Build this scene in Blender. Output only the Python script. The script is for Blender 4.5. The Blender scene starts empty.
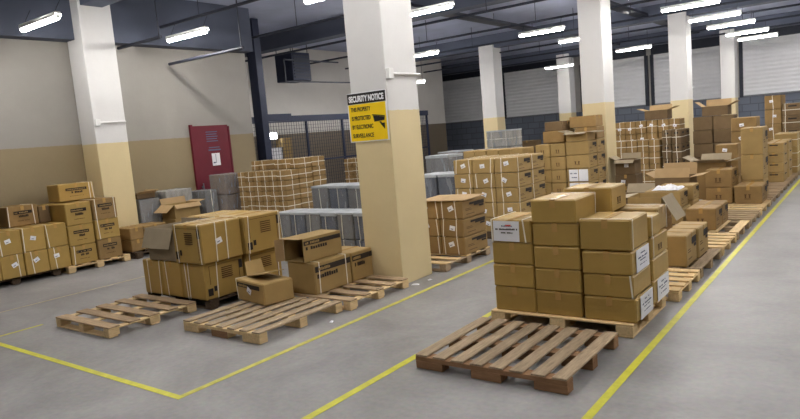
import bpy, bmesh, math, random
from mathutils import Vector, Matrix
random.seed(11)
SC = bpy.context.scene
COL = SC.collection
PI = math.pi

# ------------------------------------------------------------------ helpers
def lin(c):
    out = []
    for v in c:
        v /= 255.0
        out.append(v / 12.92 if v <= 0.04045 else ((v + 0.055) / 1.055) ** 2.4)
    return (*out, 1.0)

def new_mat(name):
    m = bpy.data.materials.new(name); m.use_nodes = True
    nt = m.node_tree
    return m, nt, nt.nodes['Principled BSDF']

def N(nt, kind, **kw):
    n = nt.nodes.new(kind)
    for k, v in kw.items():
        if k in n.inputs: n.inputs[k].default_value = v
        else: setattr(n, k, v)
    return n

def mat(name, rgb, rough=0.6, var=0.08, scale=14.0, bump=0.0, metal=0.0, spec=0.4, stretch=None, per_object=0.0):
    """plain painted / paper / wood like surface with a little noise in it"""
    m, nt, b = new_mat(name)
    L = nt.links.new
    tc = N(nt, 'ShaderNodeTexCoord')
    mp = N(nt, 'ShaderNodeMapping')
    if stretch: mp.inputs['Scale'].default_value = stretch
    L(tc.outputs['Object'], mp.inputs['Vector'])
    no = N(nt, 'ShaderNodeTexNoise', Scale=scale, Detail=5.0, Roughness=0.6)
    L(mp.outputs['Vector'], no.inputs['Vector'])
    rp = N(nt, 'ShaderNodeValToRGB')
    c = lin(rgb)
    rp.color_ramp.elements[0].position = 0.3; rp.color_ramp.elements[1].position = 0.7
    rp.color_ramp.elements[0].color = (*[x * (1 - var) for x in c[:3]], 1)
    rp.color_ramp.elements[1].color = (*[min(1, x * (1 + var)) for x in c[:3]], 1)
    L(no.outputs['Fac'], rp.inputs['Fac'])
    last = rp.outputs['Color']
    if per_object:
        oi = N(nt, 'ShaderNodeObjectInfo')
        mr = N(nt, 'ShaderNodeMapRange')
        mr.inputs['To Min'].default_value = 1 - per_object; mr.inputs['To Max'].default_value = 1 + per_object
        L(oi.outputs['Random'], mr.inputs['Value'])
        hs = N(nt, 'ShaderNodeHueSaturation')
        L(last, hs.inputs['Color']); L(mr.outputs['Result'], hs.inputs['Value'])
        last = hs.outputs['Color']
    L(last, b.inputs['Base Color'])
    b.inputs['Roughness'].default_value = rough
    b.inputs['Metallic'].default_value = metal
    b.inputs['Specular IOR Level'].default_value = spec
    if bump:
        bp = N(nt, 'ShaderNodeBump', Strength=bump, Distance=0.01)
        L(no.outputs['Fac'], bp.inputs['Height']); L(bp.outputs['Normal'], b.inputs['Normal'])
    return m

def emit_mat(name, rgb, strength):
    m, nt, b = new_mat(name)
    b.inputs['Base Color'].default_value = (1, 1, 1, 1)
    b.inputs['Emission Color'].default_value = lin(rgb)
    b.inputs['Emission Strength'].default_value = strength
    return m

def two_tone(name, top, low, zsplit, var=0.05, dirt=0.0):
    m, nt, b = new_mat(name)
    L = nt.links.new
    g = N(nt, 'ShaderNodeNewGeometry')
    sx = N(nt, 'ShaderNodeSeparateXYZ'); L(g.outputs['Position'], sx.inputs[0])
    no = N(nt, 'ShaderNodeTexNoise', Scale=1.3, Detail=6.0, Roughness=0.65)
    L(g.outputs['Position'], no.inputs['Vector'])
    n2 = N(nt, 'ShaderNodeTexNoise', Scale=30.0, Detail=2.0); L(g.outputs['Position'], n2.inputs['Vector'])
    wob = N(nt, 'ShaderNodeMath', operation='MULTIPLY_ADD'); wob.inputs[1].default_value = 0.02; L(n2.outputs['Fac'], wob.inputs[0]); L(sx.outputs['Z'], wob.inputs[2])
    st = N(nt, 'ShaderNodeMath', operation='GREATER_THAN'); st.inputs[1].default_value = zsplit + 0.01
    L(wob.outputs[0], st.inputs[0])
    mx = N(nt, 'ShaderNodeMix', data_type='RGBA')
    L(st.outputs[0], mx.inputs['Factor']); mx.inputs['A'].default_value = lin(low); mx.inputs['B'].default_value = lin(top)
    mr = N(nt, 'ShaderNodeMapRange'); mr.inputs['From Min'].default_value = 0.3; mr.inputs['From Max'].default_value = 0.7
    mr.inputs['To Min'].default_value = 1 - var; mr.inputs['To Max'].default_value = 1 + var
    L(no.outputs['Fac'], mr.inputs['Value'])
    hs = N(nt, 'ShaderNodeHueSaturation'); L(mx.outputs['Result'], hs.inputs['Color']); L(mr.outputs['Result'], hs.inputs['Value'])
    L(hs.outputs['Color'], b.inputs['Base Color'])
    b.inputs['Roughness'].default_value = 0.55
    bp = N(nt, 'ShaderNodeBump', Strength=0.12, Distance=0.01); L(n2.outputs['Fac'], bp.inputs['Height']); L(bp.outputs['Normal'], b.inputs['Normal'])
    return m

M = {}
M['card'] = mat('cardboard', (165, 138, 89), 0.75, 0.07, 6, 0.08, per_object=0.09, spec=0.25)
M['card_gold'] = mat('golden_cardboard', (173, 142, 76), 0.5, 0.05, 5, 0.08, per_object=0.05, spec=0.35)
M['card_brown'] = mat('brown_cardboard', (147, 119, 76), 0.75, 0.1, 7, 0.08, per_object=0.1, spec=0.25)
M['card_dark'] = mat('dark_brown_cardboard', (114, 94, 68), 0.8, 0.1, 7, 0.08, per_object=0.1, spec=0.2)
M['card_inner'] = mat('cardboard_inside', (178, 150, 110), 0.85, 0.06, 8, 0.05, spec=0.2)
M['card_grey'] = mat('greyish_cardboard', (160, 146, 122), 0.8, 0.06, 8, 0.05, spec=0.2)
M['tape'] = mat('packing_tape', (190, 152, 92), 0.25, 0.04, 20, spec=0.5)
M['strap'] = mat('white_strap', (236, 230, 212), 0.45, 0.04, 30)
M['ink'] = mat('black_ink', (46, 38, 32), 0.8, 0.15, 40)
M['ink_brown'] = mat('brown_ink', (92, 66, 38), 0.8, 0.15, 40)
M['ink_red'] = mat('red_ink', (190, 60, 50), 0.8, 0.1, 40)
M['ink_grey'] = mat('grey_blue_ink', (92, 98, 124), 0.8, 0.1, 40)
M['paper'] = mat('white_paper', (238, 238, 242), 0.7, 0.02, 10)
M['wood_old'] = mat('weathered_pallet_wood', (166, 146, 120), 0.85, 0.26, 5, 0.35, stretch=(12, 1.2, 8), per_object=0.12, spec=0.15)
M['wood_old_x'] = mat('weathered_pallet_wood_across', (170, 146, 116), 0.85, 0.26, 5, 0.35, stretch=(1.2, 12, 8), per_object=0.14, spec=0.15)
M['wood_new'] = mat('pale_pallet_wood', (222, 192, 144), 0.8, 0.15, 5, 0.25, stretch=(1.2, 12, 8), per_object=0.1, spec=0.15)
M['wood_new_y'] = mat('pale_pallet_wood_along', (218, 190, 144), 0.8, 0.15, 5, 0.25, stretch=(12, 1.2, 8), per_object=0.1, spec=0.15)
M['wood_rust'] = mat('reddish_pallet_wood', (146, 112, 82), 0.85, 0.2, 6, 0.3, stretch=(1.2, 12, 8), per_object=0.12, spec=0.15)
M['wood_grey'] = mat('dark_pallet_wood', (86, 72, 58), 0.9, 0.2, 6, 0.3, stretch=(1.2, 12, 8), per_object=0.1, spec=0.1)
M['yellow'] = mat('yellow_floor_paint', (208, 204, 62), 0.5, 0.14, 9, spec=0.4)
M['yellow_worn'] = mat('worn_yellow_floor_paint', (198, 192, 84), 0.55, 0.2, 12, spec=0.3)
M['pale_line'] = mat('faded_floor_paint', (196, 182, 148), 0.6, 0.2, 12)
M['steel_dark'] = mat('dark_blue_steel', (34, 42, 66), 0.5, 0.1, 8, metal=0.2)
M['pipe'] = mat('dark_pipe', (44, 48, 60), 0.5, 0.1, 8, metal=0.2)
M['white_metal'] = mat('white_enamel', (226, 226, 224), 0.4, 0.03, 8)
M['sign_yellow'] = mat('sign_yellow', (244, 206, 18), 0.45, 0.03, 8)
M['sign_black'] = mat('sign_black', (24, 22, 22), 0.5, 0.05, 8)
M['maroon'] = mat('maroon_paint', (104, 14, 36), 0.5, 0.08, 5)
M['grey_metal'] = mat('grey_steel', (120, 124, 132), 0.5, 0.08, 6, metal=0.3)
M['tube'] = emit_mat('lit_fluorescent_tube', (255, 251, 246), 25.0)
M['tube_far'] = emit_mat('lit_small_lamp', (240, 244, 255), 6.0)
M['wall'] = two_tone('wall_paint', (152, 148, 142), (145, 129, 98), 2.1)
M['column'] = two_tone('column_paint', (214, 213, 212), (216, 198, 153), 2.08, 0.04)
M['wall_back'] = two_tone('recess_wall_paint', (206, 202, 196), (112, 100, 82), 2.1)
M['ceiling'] = mat('ceiling_paint', (168, 175, 198), 0.85, 0.15, 0.8)
M['beam'] = mat('beam_paint', (84, 90, 106), 0.8, 0.1, 1.0)

def wrap_film():
    m, nt, b = new_mat('clear_stretch_film')
    L = nt.links.new
    out = nt.nodes['Material Output']
    tc = N(nt, 'ShaderNodeTexCoord')
    mp = N(nt, 'ShaderNodeMapping'); mp.inputs['Scale'].default_value = (3.0, 3.0, 0.7); L(tc.outputs['Object'], mp.inputs['Vector'])
    no = N(nt, 'ShaderNodeTexNoise', Scale=3.0, Detail=3.0, Distortion=0.6); L(mp.outputs['Vector'], no.inputs['Vector'])
    bp = N(nt, 'ShaderNodeBump', Strength=0.22, Distance=0.02); L(no.outputs['Fac'], bp.inputs['Height'])
    b.inputs['Base Color'].default_value = lin((190, 194, 200)); b.inputs['Roughness'].default_value = 0.3
    L(bp.outputs['Normal'], b.inputs['Normal'])
    tr = N(nt, 'ShaderNodeBsdfTransparent')
    rp = N(nt, 'ShaderNodeMapRange'); rp.inputs['From Min'].default_value = 0.35; rp.inputs['From Max'].default_value = 0.7
    rp.inputs['To Min'].default_value = 0.14; rp.inputs['To Max'].default_value = 0.42
    L(no.outputs['Fac'], rp.inputs['Value'])
    mx = N(nt, 'ShaderNodeMixShader'); L(rp.outputs['Result'], mx.inputs['Fac'])
    L(tr.outputs[0], mx.inputs[1]); L(b.outputs[0], mx.inputs[2]); L(mx.outputs[0], out.inputs['Surface'])
    return m
M['film'] = wrap_film()
M['cover'] = mat('white_plastic_cover', (176, 180, 184), 0.3, 0.12, 7, 0.1)
M['wrapped_grey'] = mat('grey_printed_carton', (104, 102, 98), 0.6, 0.18, 6, per_object=0.12)
M['wrapped_navy'] = mat('navy_printed_carton', (52, 60, 78), 0.5, 0.25, 5, per_object=0.15)
M['wrapped_pale'] = mat('pale_carton', (176, 172, 162), 0.6, 0.1, 6, per_object=0.08)
M['wrapped_tan'] = mat('tan_grey_carton', (128, 106, 86), 0.7, 0.12, 6, per_object=0.1)

def floor_mat():
    m, nt, b = new_mat('power_floated_concrete')
    L = nt.links.new
    g = N(nt, 'ShaderNodeNewGeometry')
    n1 = N(nt, 'ShaderNodeTexNoise', Scale=0.9, Detail=8.0, Roughness=0.65, Distortion=0.6); L(g.outputs['Position'], n1.inputs['Vector'])
    n2 = N(nt, 'ShaderNodeTexNoise', Scale=22.0, Detail=4.0); L(g.outputs['Position'], n2.inputs['Vector'])
    r = N(nt, 'ShaderNodeValToRGB'); e = r.color_ramp.elements
    e[0].position = 0.3; e[0].color = lin((126, 123, 121)); e[1].position = 0.72; e[1].color = lin((164, 160, 157))
    L(n1.outputs['Fac'], r.inputs['Fac'])
    mx = N(nt, 'ShaderNodeMix', data_type='RGBA', blend_type='OVERLAY'); mx.inputs['Factor'].default_value = 0.25
    L(r.outputs['Color'], mx.inputs['A']); L(n2.outputs['Color'], mx.inputs['B'])
    hs = N(nt, 'ShaderNodeHueSaturation'); hs.inputs['Saturation'].default_value = 0.5; L(mx.outputs['Result'], hs.inputs['Color'])
    # scattered pale scuffs
    v = N(nt, 'ShaderNodeTexNoise', Scale=2.7, Detail=9.0, Roughness=0.75); L(g.outputs['Position'], v.inputs['Vector'])
    sr = N(nt, 'ShaderNodeMapRange'); sr.inputs['From Min'].default_value = 0.66; sr.inputs['From Max'].default_value = 0.78; sr.inputs['To Max'].default_value = 0.5
    L(v.outputs['Fac'], sr.inputs['Value'])
    m2 = N(nt, 'ShaderNodeMix', data_type='RGBA'); L(sr.outputs['Result'], m2.inputs['Factor'])
    L(hs.outputs['Color'], m2.inputs['A']); m2.inputs['B'].default_value = lin((196, 194, 190))
    L(m2.outputs['Result'], b.inputs['Base Color'])
    rr = N(nt, 'ShaderNodeMapRange'); rr.inputs['To Min'].default_value = 0.34; rr.inputs['To Max'].default_value = 0.6
    L(n1.outputs['Fac'], rr.inputs['Value']); L(rr.outputs['Result'], b.inputs['Roughness'])
    b.inputs['Specular IOR Level'].default_value = 0.35
    bp = N(nt, 'ShaderNodeBump', Strength=0.05, Distance=0.01); L(n2.outputs['Fac'], bp.inputs['Height']); L(bp.outputs['Normal'], b.inputs['Normal'])
    return m
M['floor'] = floor_mat()

def block_mat():
    m, nt, b = new_mat('blue_grey_blockwork')
    L = nt.links.new
    tc = N(nt, 'ShaderNodeNewGeometry')
    mp = N(nt, 'ShaderNodeMapping'); mp.inputs['Rotation'].default_value = (PI / 2, 0, 0); L(tc.outputs['Position'], mp.inputs['Vector'])
    br = N(nt, 'ShaderNodeTexBrick', Scale=1.0)
    br.inputs['Color1'].default_value = lin((110, 117, 131)); br.inputs['Color2'].default_value = lin((122, 129, 142)); br.inputs['Mortar'].default_value = lin((96, 101, 113))
    br.inputs['Brick Width'].default_value = 0.6; br.inputs['Row Height'].default_value = 0.3; br.inputs['Mortar Size'].default_value = 0.02
    L(mp.outputs['Vector'], br.inputs['Vector']); L(br.outputs['Color'], b.inputs['Base Color'])
    b.inputs['Roughness'].default_value = 0.85
    return m
M['block'] = block_mat()

def shutter_mat():
    return mat('galvanised_shutter', (236, 237, 240), 0.42, 0.03, 2, metal=0.0)
M['shutter'] = shutter_mat()

class MB:
    """collects faces, links them as one mesh object"""
    def __init__(s): s.v = []; s.f = []; s.m = []
    def quad(s, pts, mi=0):
        b = len(s.v); s.v += [tuple(p) for p in pts]; s.f.append(tuple(range(b, b + len(pts)))); s.m.append(mi)
    def box(s, x0, y0, z0, x1, y1, z1, mi=0):
        b = len(s.v)
        s.v += [(x0, y0, z0), (x1, y0, z0), (x1, y1, z0), (x0, y1, z0), (x0, y0, z1), (x1, y0, z1), (x1, y1, z1), (x0, y1, z1)]
        for f in ((0, 3, 2, 1), (4, 5, 6, 7), (0, 1, 5, 4), (1, 2, 6, 5), (2, 3, 7, 6), (3, 0, 4, 7)):
            s.f.append(tuple(b + i for i in f)); s.m.append(mi)
    def cyl(s, p0, p1, r, n=10, mi=0):
        p0 = Vector(p0); p1 = Vector(p1); d = (p1 - p0).normalized()
        a = d.orthogonal().normalized(); c = d.cross(a)
        b = len(s.v)
        for p in (p0, p1):
            for i in range(n):
                t = 2 * PI * i / n
                s.v.append(tuple(p + a * (r * math.cos(t)) + c * (r * math.sin(t))))
        for i in range(n):
            j = (i + 1) % n
            s.f.append((b + i, b + j, b + n + j, b + n + i)); s.m.append(mi)
        s.f.append(tuple(b + i for i in reversed(range(n)))); s.m.append(mi)
        s.f.append(tuple(b + n + i for i in range(n))); s.m.append(mi)
    def build(s, name, mats, parent=None, loc=None):
        me = bpy.data.meshes.new(name)
        me.from_pydata(s.v, [], s.f)
        if not isinstance(mats, (list, tuple)): mats = [mats]
        for m in mats: me.materials.append(m)
        for p, i in zip(me.polygons, s.m): p.material_index = i
        me.update()
        o = bpy.data.objects.new(name, me); COL.objects.link(o)
        if parent is not None: o.parent = parent
        if loc is not None: o.location = loc
        return o

def bevelled(o, w=0.006, seg=2):
    md = o.modifiers.new('edge', 'BEVEL'); md.width = w; md.segments = seg; md.limit_method = 'ANGLE'
    return o

def empty(name, loc=(0, 0, 0), rz=0):
    o = bpy.data.objects.new(name, None); COL.objects.link(o); o.location = loc; o.rotation_euler.z = rz
    o.empty_display_size = 0.1
    return o

LABELS = {}
def tag(o, label, cat, group=None):
    n = len(label.replace(',', ' ').split())
    if n > 16 or n < 4: print('LABEL LENGTH', n, label)
    if label in LABELS: print('LABEL TWICE', label)
    LABELS[label] = o
    o['label'] = label; o['category'] = cat
    if group: o['group'] = group
    return o

def structure(o):
    o['kind'] = 'structure'; return o

ORD = ['first', 'second', 'third', 'fourth', 'fifth', 'sixth', 'seventh', 'eighth', 'ninth', 'tenth']

# ------------------------------------------------------------------ the hall
HC = 4.9
mb = MB(); mb.quad([(-20, -9, 0), (10, -9, 0), (10, 31, 0), (-20, 31, 0)])
structure(mb.build('floor', M['floor']))
mb = MB(); mb.box(-20, -9, HC, 10, 31, HC + 0.2)
structure(mb.build('ceiling', M['ceiling']))
mb = MB(); mb.box(-12.0, -9, 0, -11.75, 10.15, HC)
structure(mb.build('wall_left', M['wall']))
mb = MB(); mb.box(-20.2, 24.5, 0, -20, 31, HC); mb.box(-20, 24.3, 0, -15.5, 24.5, HC); mb.box(-15.7, 10.1, 0, -15.5, 24.3, HC); mb.box(-15.5, 9.9, 0, -12.0, 10.1, HC)
structure(mb.build('wall_recess', M['wall_back']))
mb = MB()
mb.box(-20, 30.0, 0, 10, 30.3, 2.1, 0); mb.box(-20, 30.02, 2.1, 10, 30.3, HC, 1)
structure(mb.build('wall_back', [M['block'], M['wall_back']]))
mb = MB(); mb.box(10, -9, 0, 10.2, 31, HC)
structure(mb.build('wall_right', M['wall']))
mb = MB(); mb.box(-20, -9.2, 0, 10, -9, HC)
structure(mb.build('wall_front', M['wall']))
# dark band along the top of the left wall, cross beams above the column rows
mb = MB(); mb.box(-11.75, -9, 3.94, -11.45, 10.15, HC)
structure(mb.build('beam_left', M['beam']))
for i, (y, z) in enumerate(((6.3, 4.5), (13.2, 4.5), (20.3, 4.45), (27.3, 4.45))):
    mb = MB(); mb.box(-19.9, y - 0.2, z, 9.9, y + 0.2, HC)
    structure(mb.build('beam_%d' % (i + 1), M['beam']))
for x0, y0, x1, y1 in ((-11.72, 6.05, -11.2, 6.66), (-5.09, 5.97, -4.54, 6.6), (-4.85, 12.9, -4.38, 13.5), (-4.87, 20, -4.38, 20.6),
                       (-4.76, 27, -4.27, 27.6), (-11.1, 20, -10.55, 20.6), (-11.2, 27, -10.65, 27.6)):
    mb = MB(); mb.box(x0, y0, 0, x1, y1, HC if y0 < 10 else 4.6)
    o = bevelled(mb.build('column', M['column']), 0.012, 2)
    structure(o)

# floor markings
def line(name, x0, y0, x1, y1, m):
    mb = MB(); mb.box(x0, y0, 0.0005, x1, y1, 0.003)
    structure(mb.build(name, m))
line('floor_line', -1.435, -2, -1.38, 27, M['yellow'])
line('floor_line', -3.035, -1, -2.972, 5.9, M['yellow'])
line('floor_line', -4.18, 2.63, -4.125, 12, M['yellow_worn'])
line('floor_line', -9.6, 2.575, -4.125, 2.63, M['yellow'])
line('floor_line', -7.61, 2.64, -7.57, 3.18, M['yellow_worn'])
line('floor_line', -8.85, 2.3, -8.82, 6.4, M['pale_line'])

# maroon door on the left wall with its notices
d = empty('door_1', (-11.75, 8.92, 0)); structure(d)
mb = MB(); mb.box(0.002, -0.46, 0.0, 0.05, 0.46, 2.33); mb.build('door_panel', M['maroon'], d)
mb = MB(); mb.box(0.002, -0.52, 0, 0.06, -0.465, 2.36); mb.box(0.002, 0.465, 0, 0.06, 0.50, 2.3); mb.build('door_frame', M['maroon'], d)
mb = MB(); mb.box(0.05, -0.05, 1.45, 0.056, 0.16, 1.72); s = mb.build('notice', M['paper'], d)
mb = MB(); mb.box(0.056, 0.045, 1.5, 0.058, 0.055, 1.7); mb.box(0.056, -0.03, 1.5, 0.058, 0.03, 1.53); mb.build('print', M['ink_grey'], s)
mb = MB()
for k in range(5): mb.box(0.05, -0.14, 1.98 + k * 0.05, 0.053, 0.16 - 0.02 * (k % 2), 2.0 + k * 0.05)
mb.build('stencil', M['ink_grey'], d)
mb = MB(); mb.box(0.05, -0.12, 1.78, 0.053, 0.2, 1.81); mb.box(0.05, -0.1, 1.84, 0.053, 0.18, 1.86); mb.build('stencil', M['ink_grey'], d)
mb = MB(); mb.cyl((0.09, -0.38, 0.95), (0.09, -0.38, 1.1), 0.012); mb.box(0.05, -0.4, 1.0, 0.09, -0.36, 1.04); mb.build('door_handle', M['grey_metal'], d)

# roller shutters on the far wall
def shutter(x0, x1, z1, label):
    r = empty('roller_shutter', ((x0 + x1) / 2, 30.0, 2.1))
    w = (x1 - x0) / 2; h = z1 - 2.1
    mb = MB(); n = int(h / 0.16)
    prof = []
    for i in range(n + 1):
        z = i * h / n
        prof += [(-0.05, z), (-0.072, z + 0.45 * h / n), (-0.05, z + 0.9 * h / n)] if i < n else [(-0.05, h)]
    for (ya, za), (yb, zb) in zip(prof, prof[1:]):
        mb.quad([(-w, ya, za), (w, ya, za), (w, yb, zb), (-w, yb, zb)])
    mb.build('curtain', M['shutter'], r)
    for s in (-1, 1):
        mb = MB(); mb.box(s * w - 0.07, -0.12, 0, s * w + 0.07, 0, h); mb.build('guide_rail', M['pipe'], r)
    mb = MB(); mb.box(-w, -0.2, h, w, 0, min(h + 0.4, HC - 2.1 - 0.01)); mb.build('roller_housing', M['pipe'], r)
    mb = MB(); mb.box(-w, -0.11, 0.0, w, -0.03, 0.06); mb.build('bottom_bar', M['grey_metal'], r)
    tag(r, label, 'shutter', 'roller shutters along the far wall')
shutter(-19.3, -15.6, 4.4, 'grey roller shutter at the far end, beside the pale bare wall')
shutter(-15.3, -12.1, 4.4, 'grey roller shutter between the two slim far columns')
shutter(-11.2, -8.25, 4.3, 'grey roller shutter just right of the second slim far column')
shutter(-8.0, -5.2, 4.3, 'grey roller shutter partly hidden by the wide column in the far row')
shutter(-4.5, -0.4, 4.35, 'wide bright grey roller shutter above the tallest strapped stack at the far right')

# ceiling conduits, carrying the lamps
for i, y in enumerate((7.7, 10.25, 12.8, 15.35, 17.9, 20.4, 22.95, 25.2)):
    mb = MB(); mb.cyl((-11.7 if y < 10.2 else -19.5, y + 0.12, 4.3), (6, y + 0.12, 4.3), 0.03)
    o = empty('ceiling_pipe', (0, y + 0.12, 4.3))
    mb.v = [(v[0], v[1] - y - 0.12, v[2] - 4.3) for v in mb.v]
    mb.build('pipe', M['pipe'], o)
    for x in (-10.2, -6.9, -3.4, 0, 3.4):
        mb = MB(); mb.cyl((x, 0, 0), (x, 0, (4.5 if 20 < y < 20.8 else HC) - 4.3 if False else HC - 4.3), 0.008, 6); mb.build('hanger_rod', M['pipe'], o)
    tag(o, 'dark ceiling pipe crossing the hall, %s one counted from the camera' % ORD[i], 'pipe', 'pipes under the ceiling')
for nm, y, z, xa, xb in (('above the maroon door', 8.02, 3.6, -11.6, -9.3), ('just right of the left column', 6.95, 3.86, -11.6, -10.2)):
    o = empty('ceiling_pipe', (xa, y, z))
    mb = MB(); mb.cyl((0, 0, 0), (xb - xa, 0, 0), 0.03); mb.build('pipe', M['pipe'], o)
    mb = MB(); mb.cyl((xb - xa - 0.05, 0, 0), (xb - xa - 0.05, 0, HC - z), 0.012, 6); mb.build('hanger_rod', M['pipe'], o)
    tag(o, 'short dark pipe running out from the left wall ' + nm, 'pipe')
for i, (x, z) in enumerate(((-8.6, 4.62), (-5.6, 4.62), (-1.6, 4.62))):
    o = empty('ceiling_cable_tray', (x, 14, z))
    mb = MB(); mb.box(-0.16, -12, 0, 0.16, 13, 0.01); mb.build('tray_base', M['pipe'], o)
    for s in (-1, 1):
        mb = MB(); mb.box(s * 0.16 - 0.006, -12, 0, s * 0.16 + 0.006, 13, 0.07); mb.build('tray_rail', M['pipe'], o)
    for yy in (-8, -3.2, 2.5, 5.0, 10.0):
        mb = MB(); mb.cyl((0, yy, 0.0), (0, yy, HC - z), 0.008, 6); mb.build('hanger_rod', M['pipe'], o)
    tag(o, 'dark cable tray running down the hall, %s from the left wall' % ORD[i], 'cable tray', 'cable trays under the ceiling')
# lamps
def lamp(x0, y, label, group, z=None):
    r = empty('ceiling_lamp', (x0 + 0.58, y, z or (3.94 if x0 < -10 else 4.0)))
    mb = MB(); mb.box(-0.6, -0.04, 0.05, 0.6, 0.04, 0.08)
    mb.quad([(-0.6, -0.04, 0.05), (0.6, -0.045, 0.05), (0.6, -0.048, 0.012), (-0.6, -0.048, 0.012)]); mb.quad([(0.6, -0.048, 0.012), (0.6, -0.045, 0.055), (-0.6, -0.045, 0.055), (-0.6, -0.048, 0.012)])  # side skirts added to hold back light going up and sideways
    mb.quad([(0.6, 0.045, 0.05), (-0.6, 0.045, 0.05), (-0.6, 0.048, 0.012), (0.6, 0.048, 0.012)]); mb.quad([(-0.6, 0.048, 0.012), (-0.6, 0.045, 0.055), (0.6, 0.045, 0.055), (0.6, 0.048, 0.012)])
    mb.build('housing', M['white_metal'], r)
    mb = MB(); mb.cyl((-0.57, 0, 0), (0.57, 0, 0), 0.038, 12); mb.build('tube', M['tube'], r)
    for s in (-1, 1):
        mb = MB(); mb.box(s * 0.585 - 0.018, -0.025, -0.02, s * 0.585 + 0.018, 0.025, 0.04); mb.build('lamp_holder', M['white_metal'], r)
        mb = MB(); mb.cyl((s * 0.5, 0, 0.08), (s * 0.5, 0.12 if not z else 0.0, 0.3 if not z else HC - z), 0.006, 6); mb.build('suspension_wire', M['pipe'], r)
    tag(r, label, 'ceiling light', group)
XL, XM, XR = -10.92, -7.3, -3.84
lamp(-13.15, 17.85, 'low lit tube whose end shows beside the conduit on the signed column', 'lamps in the recess', 3.44)
lamp(-13.15, 16.0, 'low lit tube in the recess, hidden behind the signed column', 'lamps in the recess', 3.44)
for y, w in ((4.95, 'nearest the camera, beside the left column'), (7.6, 'second from the camera, above the maroon door'),
             (15.3, 'third, showing just right of the signed column'), (25.2, 'last, low beside the far slim column')):
    lamp(XL, y, 'lit fluorescent tube by the left wall, ' + w, 'lamps in the row by the left wall')
for y, w in ((7.68, 'first in view, left of the signed column'), (10.22, 'high right of the signed column'),
             (15.35, 'third in view, left of the wide column'), (17.9, 'fourth, partly behind the wide column'), (22.95, 'fifth, right of the wide column')):
    lamp(XM, y, 'lit fluorescent tube in the middle row, ' + w, 'lamps in the middle row')
for i, y in enumerate((15.32, 17.9, 20.12, 22.9, 25.1)):
    lamp(XR, y, 'lit fluorescent tube in the right row, %s one from the top of the view' % ORD[i], 'lamps in the right row')
for x, ys in ((XR, (1.2, 5.0, 7.6, 10.2, 12.8)), (XM, (2.5, 5.0)), (XL, (13.1,)), (0.2, (2.5, 5.0, 7.6, 10.2, 12.8, 15.3, 17.9, 20.3, 22.9, 25.2, 27.5)), (4.2, (7.6, 15.3, 22.9))):  # unseen tubes: rows continued, some added to brighten carton fronts, column and recess
    for y in ys:
        nm = {XR: 'right', XM: 'middle', XL: 'left wall', 0.2: 'aisle', 4.2: 'far side'}[x]
        lamp(x, y, 'lit fluorescent tube outside the view, %s row, at %s metres' % (nm, ('minus %d' % -y) if y < 0 else '%d' % round(y)), 'lamps outside the view')

# recess: mesh partition, steel post, hanging unit, small lamp
r = empty('mesh_partition', (-13.6, 15.4, 0))
for k in range(7):
    y = -4.8 + 1.6 * k
    mb = MB(); mb.box(-0.03, y - 0.03, 0, 0.03, y + 0.03, 2.4); mb.build('post', M['steel_dark'], r)
mb = MB(); mb.box(-0.06, -4.83, 2.4, 0.06, 4.83, 2.58); mb.build('top_beam', M['steel_dark'], r)
mb = MB(); mb.box(-0.03, -4.83, 1.2, 0.03, 4.83, 1.25); mb.build('mid_rail', M['steel_dark'], r)
for k in range(6):
    y = -4.8 + 1.6 * k
    mb = MB()
    for i in range(1, 16): mb.box(-0.004, y + i * 0.1 - 0.004, 0.02, 0.004, y + i * 0.1 + 0.004, 2.4)
    for i in range(1, 24): mb.box(-0.004, y, i * 0.1 - 0.004, 0.004, y + 1.6, i * 0.1 + 0.004)
    mb.build('mesh_panel', M['steel_dark'], r)
tag(r, 'dark steel mesh partition with posts behind the strapped stack by the maroon door', 'partition')
r = empty('steel_post', (-12.35, 11.0, 0))
mb = MB(); mb.box(-0.12, -0.1, 0, 0.12, 0.1, HC - 0.01); mb.build('post', M['steel_dark'], r)
mb = MB(); mb.box(-0.25, -0.04, 0, -0.19, 0.04, HC - 0.01); mb.build('conduit', M['steel_dark'], r)
mb = MB(); mb.box(-0.12, 0.1, 2.38, 0.12, 0.9, 2.56); mb.build('bracket', M['steel_dark'], r)
tag(r, 'dark blue steel post at the end of the left wall, beyond the maroon door', 'post')
r = empty('ventilation_unit', (-14.0, 13.9, 3.6))
mb = MB(); mb.box(-0.35, -0.38, 0, 0.35, 0.38, 0.82); bevelled(mb.build('body', M['steel_dark'], r), 0.02)
mb = MB()
for k in range(8): mb.box(0.351, -0.32, 0.08 + k * 0.09, 0.37, 0.32, 0.12 + k * 0.09)
mb.build('grille', M['pipe'], r)
for sx in (-0.3, 0.3):
    for sy in (-0.34, 0.34):
        mb = MB(); mb.cyl((sx, sy, 0.82), (sx, sy, HC - 3.6), 0.012, 6); mb.build('hanger_rod', M['pipe'], r)
mb = MB(); mb.box(0.36, -0.75, -0.02, 0.4, -0.7, 0.6); mb.box(0.36, -0.75, 0.56, 0.4, 1.6, 0.6); mb.box(0.36, -0.75, -0.06, 0.4, 2.2, -0.02); mb.build('support_rail', M['pipe'], r)
tag(r, 'dark blue ventilation unit hanging under the ceiling above the mesh partition', 'ventilation unit')
r = empty('wall_lamp', (-15.0, 13.6, 2.06))
mb = MB(); mb.box(-0.06, -0.3, -0.1, 0.0, 0.3, 0.1); mb.build('housing', M['white_metal'], r)
mb = MB(); mb.box(0.0, -0.26, -0.08, 0.03, 0.26, 0.08); mb.build('diffuser', M['tube_far'], r)
mb = MB(); mb.box(-0.05, -0.03, -2.06, 0.0, 0.03, -0.1); mb.build('stand', M['pipe'], r)
tag(r, 'small bright lamp shining behind the mesh partition', 'lamp')
r = empty('notice_board', (-14.85, 13.6, 0))
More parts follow.
